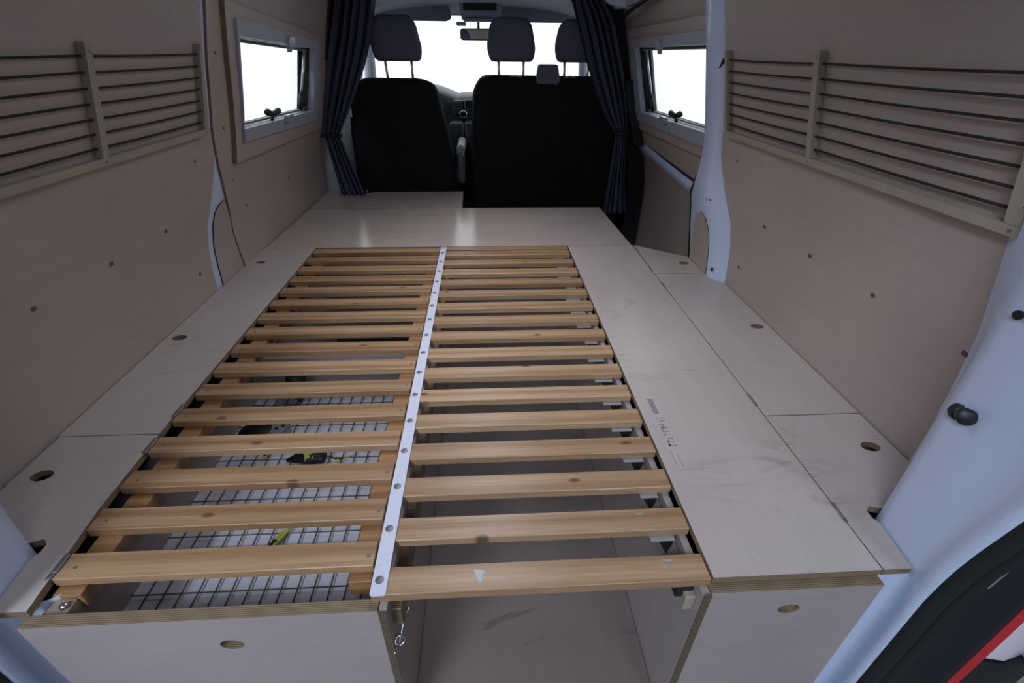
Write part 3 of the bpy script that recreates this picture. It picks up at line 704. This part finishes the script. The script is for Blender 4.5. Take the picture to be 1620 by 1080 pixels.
R_ = loft(bm, secs, True); bm.faces.new(R_[0]); bm.faces.new(R_[-1]); obj('body', bm, BLACKP, t, smooth=True, angle=60)
bm = NB(); secs = []
for x in (-.268, -.248): secs.append([(x+(.004 if j > 5 else 0), .415+.0215*math.cos(2*math.pi*j/16), GZ+.0155+.0165*math.sin(2*math.pi*j/16)) for j in range(16)])
loft(bm, secs, True); obj('strap', bm, YELLOW, t, smooth=True)
bm = NB(); tube(bm, [(-.226, .415, GZ+.014), (-.212, .420, GZ+.006), (-.200, .412, GZ+.005), (-.190, .418, GZ+.004)], .0018, 6); obj('cord', bm, BLACK, t, smooth=True)
def tape(pts, w_, lab, marks=()):
    bm = NB(); secs = []
    for i, p in enumerate(pts):
        secs.append([(p[0]-w_/2, p[1]-.002, p[2]), (p[0]+w_/2, p[1]+.002, p[2]), (p[0]+w_/2, p[1]+.002, p[2]+.0012), (p[0]-w_/2, p[1]-.002, p[2]+.0012)])
    R_ = loft(bm, secs, True); bm.faces.new(R_[0]); bm.faces.new(R_[-1]); o = obj('strap_tag', bm, YELLOW, None, lab, 'strap')
    for (x, y, z, a) in marks:
        bm = NB(); box(bm, x-.004, x+.004, y-.003, y+.003, z, z+.001); obj('mark', bm, BLACK, o)
tape([(-.2720, .172, GZ+.003), (-.2650, .188, GZ+.004), (-.2560, .205, GZ+.003), (-.249, .222, GZ+.002)], .017, 'yellow-green strap end with black marks, nearest the rear on the grid', [(-.267, .187, GZ+.0050, 0), (-.263, .194, GZ+.0055, 0)])
tape([(-.200, .402, GZ+.003), (-.190, .410, GZ+.005), (-.176, .415, GZ+.004), (-.166, .425, GZ+.002)], .016, 'crumpled yellow-green strap scrap right of the black pouch', [(-.187, .411, GZ+.006, 0)])
tape([(-.375, .425, GZ+.003), (-.368, .438, GZ+.005), (-.360, .455, GZ+.003)], .011, 'small yellow-green strap scrap left of the black pouch', [(-.371, .433, GZ+.006, 0)])
t = empty('pipe_fitting', (-.345, .655, GZ), 'black rounded fitting with pointed end near the far partition of the tray', 'fitting')
bm = NB(); tube(bm, [(-.352, .636, GZ+.002), (-.352, .636, GZ+.02), (-.350, .636, GZ+.045), (-.350, .638, GZ+.085), (-.350, .638, GZ+.095)], [.004, .012, .022, .026, .020], 18); obj('cup', bm, BLACKP, t, smooth=True, angle=50)
bm = NB(); tube(bm, [(-.345+.024*math.cos(a_), .652, GZ+.095+.013*math.sin(a_)) for a_ in [math.pi*k_/8 for k_ in range(9)]], .005, 8); obj('handle', bm, GREYP, t, smooth=True)

# ---- hook and eye on the left bay panel
t = empty('hook_and_eye', (.015, 0, -.12), 'zinc hook and eye latch on the inner panel of the open bay', 'latch')
def ring(c, r_, rr, ax, n=16):
    bm = NB(); A_ = Vector(ax).normalized(); h = A_.orthogonal().normalized(); g = A_.cross(h)
    pts = [Vector(c)+r_*(math.cos(2*math.pi*k_/n)*h+math.sin(2*math.pi*k_/n)*g) for k_ in range(n+1)]; tube(bm, pts, rr, 6, False); return bm
obj('eye', ring((.026, .009, -.094), .0065, .0016, (.6, -.5, .6)), CHROME, t, smooth=True)
bm = NB(); tube(bm, [(.0132, .009, -.094), (.021, .009, -.094)], .0018, 6); obj('eye_shank', bm, CHROME, t)
bm = NB(); tube(bm, [(.026, .004, -.097), (.0245, -.006, -.104), (.022, -.018, -.112), (.020, -.028, -.117), (.018, -.036, -.120), (.017, -.043, -.117), (.016, -.047, -.112)], .0022, 8); obj('hook', bm, CHROME, t, smooth=True)
obj('eye', ring((.0205, -.027, -.1165), .0075, .0018, (.3, -.8, .5)), CHROME, t, smooth=True)
bm = NB(); tube(bm, [(.0132, -.020, -.1165), (.020, -.022, -.1165)], .002, 6); obj('eye_shank', bm, CHROME, t)
bm = NB(); tube(bm, [(.4795, .030, -.085), (.462, .030, -.085)], .0018, 6); tube(bm, [(.463, .030, -.085), (.460, .030, -.085)], .004, 10)
obj('screw_stud', bm, CHROME, None, 'small bright screw on the right panel of the open bay', 'screw')

# ------------------------------------------------------------------ cord racks on the side walls
for s, lab in ((-1, 'left'), (1, 'right')):
    t = empty('cord_rack', (S(.85, s), .56, .47), 'pale wooden rack strung with black cords on the %s wall' % lab, 'rack')
    D = .0165
    bm = NB(); plate(bm, [(.128, .4695), (.980, .4695), (.980, .4840), (.128, .4840)], [], wmap(s, D), D-.0005, CUTS); obj('bottom_rail', bm, RACKM, t)
    for yc, hw in ((.140, .011), (.585, .0085), (.973, .0065)):
        bm = NB(); plate(bm, [(yc-hw, .4845), (yc+hw, .4845), (yc+hw, .674), (yc-hw, .674)], [], wmap(s, D), D-.0005, CUTS, side=0); u_ = obj('upright', bm, RACKM, t)
        for z in (.477, .662):
            x = S(.98-off(z)-D+.0005, s); bm = NB(); tube(bm, [(x, yc, z), (x-.0012*s, yc, z)], .0028, 10); obj('screw', bm, SCREWM, u_ if z > .5 else t)
    for k_ in range(7):
        z = .6530-k_*.0252; pts = []
        for j in range(13):
            y = .140+(.973-.140)*j/12; sag = -.0015*abs(math.sin(math.pi*(y-.140)/.42)); pts.append(wmap(s, .008)(y, z+sag, 0))
        bm = NB(); tube(bm, pts, .0022, 6); obj('cord', bm, CORD, t, smooth=True)
    if s > 0:
        bm = NB(); tube(bm, [wmap(s, .008)(.973, .653, 0), wmap(s, .012)(.992, .652, 0), wmap(s, .016)(1.012, .634, 0)], [.0035, .006, .002], 6); obj('cord_knot', bm, CORD, t, smooth=True)
        bm = NB(); tube(bm, [wmap(s, .010)(.134, .51, 0), wmap(s, .016)(.120, .508, 0)], [.006, .004], 6); obj('cord_knot', bm, CORD, t, smooth=True)

# ------------------------------------------------------------------ cab
# B-post return and bulkhead trims
bm = NB(); plate(bm, [(2.20, -.40), (2.48, -.40), (2.44, .90), (2.06, .90)], [], wmap(-1, -.002), .006, CUTS); obj('post_trim', bm, BODYG, SHELL[-1])
bm = NB(); plate(bm, [(2.10, .62), (2.30, .62), (2.30, .90), (2.07, .90)], [], wmap(-1, .012), .010, CUTS); obj('post_cover', bm, BLACKP, SHELL[-1])
def cushion(outline, y0, y1, lean, z_ref, bulge=.5, lev=5, n=3):
    """upholstered block: rounded rim between the back plane y0 and the front plane y1"""
    bm = NB(); c = Vector((sum(p[0] for p in outline)/len(outline), sum(p[1] for p in outline)/len(outline))); secs = []
    th = y1-y0
    for k_ in range(lev*2+1):
        a = math.pi*k_/(lev*2); d = min(.035, th*.45)
        ins = d*(1-math.sin(a)**.7) if 0 < k_ < lev*2 else d
        y = y0+th*(.5-.5*math.cos(a))
        row = []
        for p in outline:
            v = Vector(p)-c; L_ = v.length; q = c+v*max(.05, (L_-ins)/L_)
            row.append((q.x, y-(q.y-z_ref)*lean, q.y))
        secs.append(row)
    R_ = loft(bm, secs, True)
    for R1, dy in ((R_[0], 0), (R_[-1], 0)):
        cc = sum((v.co for v in R1), Vector())/len(R1); cv = bm.verts.new(cc)
        for k_ in range(len(R1)): bm.faces.new((R1[k_], R1[(k_+1) % len(R1)], cv))
    return bm
# driver seat
t = empty('driver_seat', (-.22, 2.4, FZ), 'single black driver seat with grey headrest at the left', 'seat')
ol = rpoly([(-.520, -.10), (-.522, .30), (-.490, .50), (-.42, .548), (-.13, .545), (-.065, .520), (-.030, .38), (.006, .20), (.018, -.10)], .06, 4)
obj('backrest', cushion(ol, 2.27, 2.40, .10, .0), SEATB, t, smooth=True)
def headrest(t, x0, x1, z0, z1, y):
    w_ = x1-x0; ol = rpoly([(x0+.018, z0), (x0, z0+.06), (x0+.016, z1-.03), (x0+.045, z1), (x1-.05, z1), (x1-.022, z1-.03), (x1, z0+.05), (x1-.012, z0)], [.02, .05, .02, .02, .02, .03, .05, .02], 4)
    obj('headrest', cushion(ol, y, y+.09, .12, z0, lev=4), HEADR, t, smooth=True)
    for f in (.24, .76):
        x = x0+w_*f; bm = NB(); tube(bm, [(x+(.006 if f < .5 else 0), y+.055, z0-.10), (x, y+.045, z0+.02)], .0062, 8); obj('headrest_post', bm, SILVER, t, smooth=True)
        bm = NB(); tube(bm, [(x+.006, y+.055, z0-.085), (x+.006, y+.054, z0-.070)], [.020, .014], 10); obj('post_guide', bm, BLACKP, t, smooth=True)
headrest(t, -.356, -.114, .617, .802, 2.20)
bm = NB(); box(bm, -.46, .0, 2.42, 2.86, -.12, .02, .04, 3); obj('seat_cushion', bm, SEATB, t, smooth=True, angle=60)
bm = NB(); box(bm, -.42, -.04, 2.45, 2.80, FZ, -.12); obj('seat_base', bm, BLACKP, t)
bm = NB(); box(bm, .018, .062, 2.36, 2.66, .165, .222, .018, 3); a_ = obj('armrest', bm, GREYP, t, smooth=True, angle=60)
bm = NB(); box(bm, .020, .060, 2.335, 2.40, .02, .185, .016, 3); obj('armrest_hinge', bm, plain('dark_grey_shell', (.10, .11, .13), .5), t, smooth=True, angle=60)
bm = NB(); box(bm, -.498, -.480, 2.235, 2.238, .375, .418); obj('cloth_tag', bm, WHITEP, t, label='small white tag on the seat side')
bm = NB(); box(bm, -.515, -.492, 2.28, 2.30, .285, .33, .004); obj('belt_buckle', bm, GREYP, t)
bm = NB(); tube(bm, [(-.500, 2.29, .28), (-.490, 2.28, .10), (-.478, 2.27, -.02)], .004, 6); obj('recline_cable', bm, SILVER, t)
# passenger bench
t = empty('bench_seat', (.52, 2.4, FZ), 'wide black double passenger seat with two grey headrests at the right', 'seat')
ol = rpoly([(.100, -.22), (.104, .30), (.118, .50), (.165, .565), (.40, .562), (.70, .562), (.88, .55), (.94, .48), (.95, -.22)], .05, 4)
obj('backrest', cushion(ol, 2.27, 2.40, .10, .0), SEATB, t, smooth=True)
headrest(t, .190, .427, .620, .800, 2.20); headrest(t, .515, .745, .620, .796, 2.20)
bm = NB(); plate(bm, rpoly([(.437, .530), (.430, .545), (.440, .612), (.530, .612), (.545, .545), (.535, .528)], .010, 3), [], lambda u, v, d: (u, 2.185+d-(v-.53)*.1, v), .06)
obj('belt_outlet', bm, HEADR, t, label='grey box of the middle belt outlet')
for xx in (.20, .33, .60):
    bm = NB(); tube(bm, [(xx-.03, 2.235, .553), (xx, 2.235, .562), (xx+.03, 2.235, .553)], .004, 6); obj('piping', bm, GREYP, t)
bm = NB(); box(bm, .11, .95, 2.42, 2.86, -.12, .02, .04, 3); obj('seat_cushion', bm, SEATB, t, smooth=True, angle=60)
bm = NB(); box(bm, .14, .92, 2.45, 2.80, FZ, -.12); obj('seat_base', bm, BLACKP, t)

# curtains
def curtain(keys, y0, lab, n=72, folds=5):
    """keys: (z, xleft, xright, depth)"""
    t = empty('curtain', ((keys[0][1]+keys[0][2])/2, y0, keys[-1][0]), lab, 'curtain')
    zs = []; kz = [k_[0] for k_ in keys][::-1]
    N_ = 46; secs = []
    for i in range(N_+1):
        z = keys[0][0]+(keys[-1][0]-keys[0][0])*i/N_
        xl = interp(z, kz, [k_[1] for k_ in keys][::-1]); xr = interp(z, kz, [k_[2] for k_ in keys][::-1]); dp = interp(z, kz, [k_[3] for k_ in keys][::-1])
        row = []
        for j in range(n+1):
            u = j/n; ph = 2*math.pi*folds*(u+.03*math.sin(5*u+z*3))
            row.append((xl+(xr-xl)*(u+.03*math.sin(ph*1.0+1)*math.sin(math.pi*u)), y0+dp*1.25*(math.sin(ph)+.35*math.sin(2.3*ph+z*4)), z))
        back = [(p[0], p[1]+.004, p[2]) for p in row[::-1]]
        secs.append(row+back)
    bm = NB(); R_ = loft(bm, secs, True); obj('cloth', bm, CURT, t, smooth=True)
    return t
t = curtain([(.925, -.455, -.270, .016), (.85, -.478, -.292, .017), (.70, -.525, -.335, .018), (.60, -.560, -.375, .018), (.43, -.600, -.462, .016), (.36, -.613, -.505, .012), (.306, -.619, -.538, .008), (.27, -.615, -.53, .010), (.15, -.600, -.497, .012), (.012, -.580, -.455, .012)], 2.135, 'dark slate curtain tied back beside the driver seat')
bm = NB(); box(bm, -.632, -.530, 2.117, 2.155, .297, .312, .003); obj('tie_band', bm, BLACK, t)
t = curtain([(.925, .545, .690, .016), (.865, .567, .712, .017), (.78, .60, .77, .018), (.62, .660, .825, .018), (.48, .725, .868, .016), (.40, .770, .880, .013), (.318, .832, .890, .008), (.28, .836, .892, .009), (.10, .826, .905, .012), (-.085, .806, .940, .014)], 2.125, 'dark slate curtain tied back beside the sliding door')
bm = NB(); box(bm, .824, .898, 2.107, 2.145, .309, .325, .003); obj('tie_band', bm, BLACK, t)

# headliner front, windscreen, A posts, doors' side glass
bm = NB(); secs = []
for (y, z, hx) in ((2.60, .922, .78), (2.9, .915, .76), (3.10, .895, .72), (3.18, .868, .70), (3.20, .85, .69)):
    secs.append([(.14+hx*u, y-.10*abs(u)**3, z-.045*abs(u)**2.6) for u in [k_/12-1 for k_ in range(25)]])
loft(bm, secs); r_ = bm.faces[:]; obj('trim_2', bm, LINER, kind='structure', smooth=True)
WB = [(-.70, 3.80, .33), (.98, 3.80, .33), (.80, 3.18, .885), (-.52, 3.18, .885)]
bm = NB(); q = [(x, y, z) for x, y, z in WB]; loft(bm, [q, [(x, y+.005, z+.003) for x, y, z in q]], True); bm.verts.ensure_lookup_table(); bm.faces.new(bm.verts[0:4]); bm.faces.new(bm.verts[4:8][::-1])
obj('window_3', bm, GLASS, kind='structure')
for s in (1, -1):
    bm = NB(); pts = [(S(.99, s), 3.85, .30), (S(.93, s), 3.60, .50), (S(.87, s), 3.36, .70), (S(.80, s), 3.17, .86), (S(.74, s), 2.95, .93)]
    tube(bm, pts, [.05, .042, .036, .034, .036], 10); obj('trim_3' if s > 0 else 'trim_4', bm, LINER, kind='structure', smooth=True)
    bm = NB(); q = [(S(1.03, s), 2.98, -.5), (S(1.03, s), 3.95, -.5), (S(1.01, s), 3.95, .34), (S(1.0, s), 2.98, .38)]
    loft(bm, [q, [(x+.03*s, y, z) for x, y, z in q]], True); bm.verts.ensure_lookup_table(); bm.faces.new(bm.verts[0:4]); bm.faces.new(bm.verts[4:8][::-1]); obj('door_2' if s > 0 else 'door_3', bm, BODYG, kind='structure')
    bm = NB(); plate(bm, [(2.42, .36), (2.98, .36), (2.98, .76), (2.42, .80)], [], wmap(s, -.022), .004, CUTS); obj('window_4' if s > 0 else 'window_5', bm, GLASS, kind='structure')
    bm = NB(); tube(bm, [wmap(s, -.004)(2.43, .37, 0), wmap(s, -.004)(2.43, .79, 0), wmap(s, -.004)(2.97, .76, 0)], .012, 6); tube(bm, [wmap(s, -.004)(2.72, .37, 0), wmap(s, -.004)(2.72, .775, 0)], .010, 6)
    obj('window_seal', bm, BLACK, SHELL[s])
bm = NB(); box(bm, -.9, 1.18, 3.80, 3.86, -.5, .33); obj('wall_front', bm, BODYG, kind='structure')
# grab handle / roof duct at the top right
bm = NB(); tube(bm, [(.70, 2.04, .862), (.72, 2.02, .858), (.80, 1.98, .842), (.865, 1.95, .832), (.88, 1.94, .83)], [.012, .022, .026, .022, .012], 12)
obj('roof_duct', bm, BODY, None, 'pale rounded roof end cap above the sliding door corner', 'trim cap', smooth=True)
# sun visors
for (x0, x1, lab) in ((-.50, -.012, 'grey sun visor above the driver side'), (.285, .78, 'grey sun visor above the passenger side')):
    flip = x0 > 0
    o_ = [(x0+.02, .815), (x0, .845), (x0+.06, .872), (x0+.16, .882), (x1-.14, .893), (x1-.10, .906), (x1-.035, .908), (x1-.012, .890), (x1, .830), (x1-.03, .815)] if not flip else \
         [(x0+.03, .815), (x0, .830), (x0+.010, .890), (x0+.035, .908), (x0+.10, .906), (x0+.14, .893), (x1-.16, .882), (x1-.05, .872), (x1, .845), (x1-.02, .815)]
    t = empty('sun_visor', ((x0+x1)/2, 3.12, .81), lab, 'sun visor')
    bm = NB(); plate(bm, rpoly(o_, .012, 3), [], lambda u, v, d: (u, 3.085+d+(v-.815)*.15, v), .016); obj('visor_board', bm, VISOR, t)
    bm = NB(); tube(bm, [(x0+.03 if not flip else x1-.03, 3.10, .875), (x1-.04 if not flip else x0+.04, 3.10, .900)], .006, 6); obj('pivot_rod', bm, BLACKP, t)
# overhead console
t = empty('overhead_console', (.16, 3.0, .81), 'grey overhead console with dark display between the sun visors', 'console')
bm = NB(); plate(bm, rpoly([(.030, .960), (.050, .828), (.065, .815), (.265, .815), (.282, .828), (.300, .960)], .006, 3), [], lambda u, v, d: (u, 3.02+d, v), .12); obj('housing', bm, LINER, t)
bm = NB(); box(bm, .062, .262, 3.008, 3.022, .868, .922, .003); obj('display', bm, BLACK, t)
bm = NB(); box(bm, .075, .255, 3.010, 3.022, .828, .834); obj('slot', bm, BLACK, t)
bm = NB(); box(bm, .015, .075, 3.06, 3.12, .792, .814, .008, 2); obj('mirror_mount', bm, LINER, t, smooth=True)
# rear view mirror
t = empty('rear_view_mirror', (.12, 3.08, .72), 'black-rimmed rear view mirror hanging in front of the windscreen', 'mirror')
bm = NB(); plate(bm, rrect(.036, .262, .718, .781, .018), [], lambda u, v, d: (u, 3.085+d-(u-.15)*.12, v), .025); obj('shell', bm, DASH, t)
bm = NB(); plate(bm, rrect(.042, .256, .724, .775, .015), [], lambda u, v, d: (u, 3.083+d-(u-.15)*.12, v), .003); obj('mirror_glass', bm, MIRROR, t)
bm = NB(); tube(bm, [(.15, 3.11, .77), (.15, 3.20, .84)], .008, 8); obj('stem', bm, BLACKP, t)
# dashboard
t = empty('dashboard', (.14, 3.2, FZ), 'dark dashboard with centre air vent seen between the seats', 'dashboard')
bm = NB(); secs = []
for x in (-.70, -.5, -.30, -.15, -.07, -.04, 0, .02, .08, .3, .6, .98):
    zt = interp(x, [-.70, -.5, -.3, -.15, -.07, -.04, .0, .02, 1], [.40, .44, .46, .45, .425, .412, .398, .405, .395])
    secs.append([(x, 3.72, zt-.05), (x, 3.45, zt+.004), (x, 3.16, zt), (x, 3.11, zt-.02), (x, 3.07, zt-.10), (x, 3.06, .12), (x, 3.16, -.05), (x, 3.25, FZ), (x, 3.72, FZ)])
R_ = loft(bm, secs, True); bm.faces.new(R_[0]); bm.faces.new(R_[-1]); obj('dash_body', bm, DASH, t, smooth=True, angle=50)
bm = NB(); box(bm, -.03, .07, 3.045, 3.10, .30, .385, .006); vent = obj('vent_frame', bm, BLACKP, t)
for k_ in range(8):
    z = .306+k_*.0098; bm = NB(); box(bm, -.026, .035, 3.036, 3.046, z, z+.003); obj('vent_slat', bm, GREYP, vent)
bm = NB(); box(bm, .050, .22, 3.030, 3.045, .335, .392, .004); obj('radio', bm, GREYP, t)
bm = NB(); box(bm, .054, .216, 3.026, 3.0305, .340, .387); obj('radio_screen', bm, BLACK, t)
bm = NB(); box(bm, -.06, .20, 2.90, 3.07, .05, .27, .03, 2); obj('centre_stack', bm, DASH, t, smooth=True, angle=50)
t = empty('gear_lever', (.045, 2.86, .2), 'dark gear lever with a bright ringed knob between the seats', 'gear lever')
bm = NB(); tube(bm, [(.052, 2.90, .05), (.050, 2.86, .16), (.048, 2.82, .29)], [.035, .02, .010], 12); obj('boot', bm, BLACKP, t, smooth=True)
bm = NB(); tube(bm, [(.048, 2.82, .29), (.047, 2.81, .312), (.047, 2.80, .335), (.047, 2.795, .348)], [.014, .021, .022, .014], 16); obj('knob', bm, BLACKP, t, smooth=True)
bm = ring((.047, 2.785, .330), .0195, .0045, (0, 1, .25)); obj('knob_ring', bm, SILVER, t, smooth=True)
t = empty('steering_wheel', (-.25, 2.95, .35), 'dark steering wheel mostly hidden behind the driver seat', 'steering wheel')
obj('rim', ring((-.27, 2.93, .31), .165, .014, (0, -.85, .5), 32), BLACKP, t, smooth=True)
bm = NB(); tube(bm, [(-.25, 2.94, .355), (-.25, 3.08, .28)], [.06, .05], 12); obj('hub', bm, BLACKP, t, smooth=True, angle=40)
bm = NB(); box(bm, -.42, -.08, 2.93, 2.95, .34, .37, .008); obj('spoke', bm, BLACKP, t)
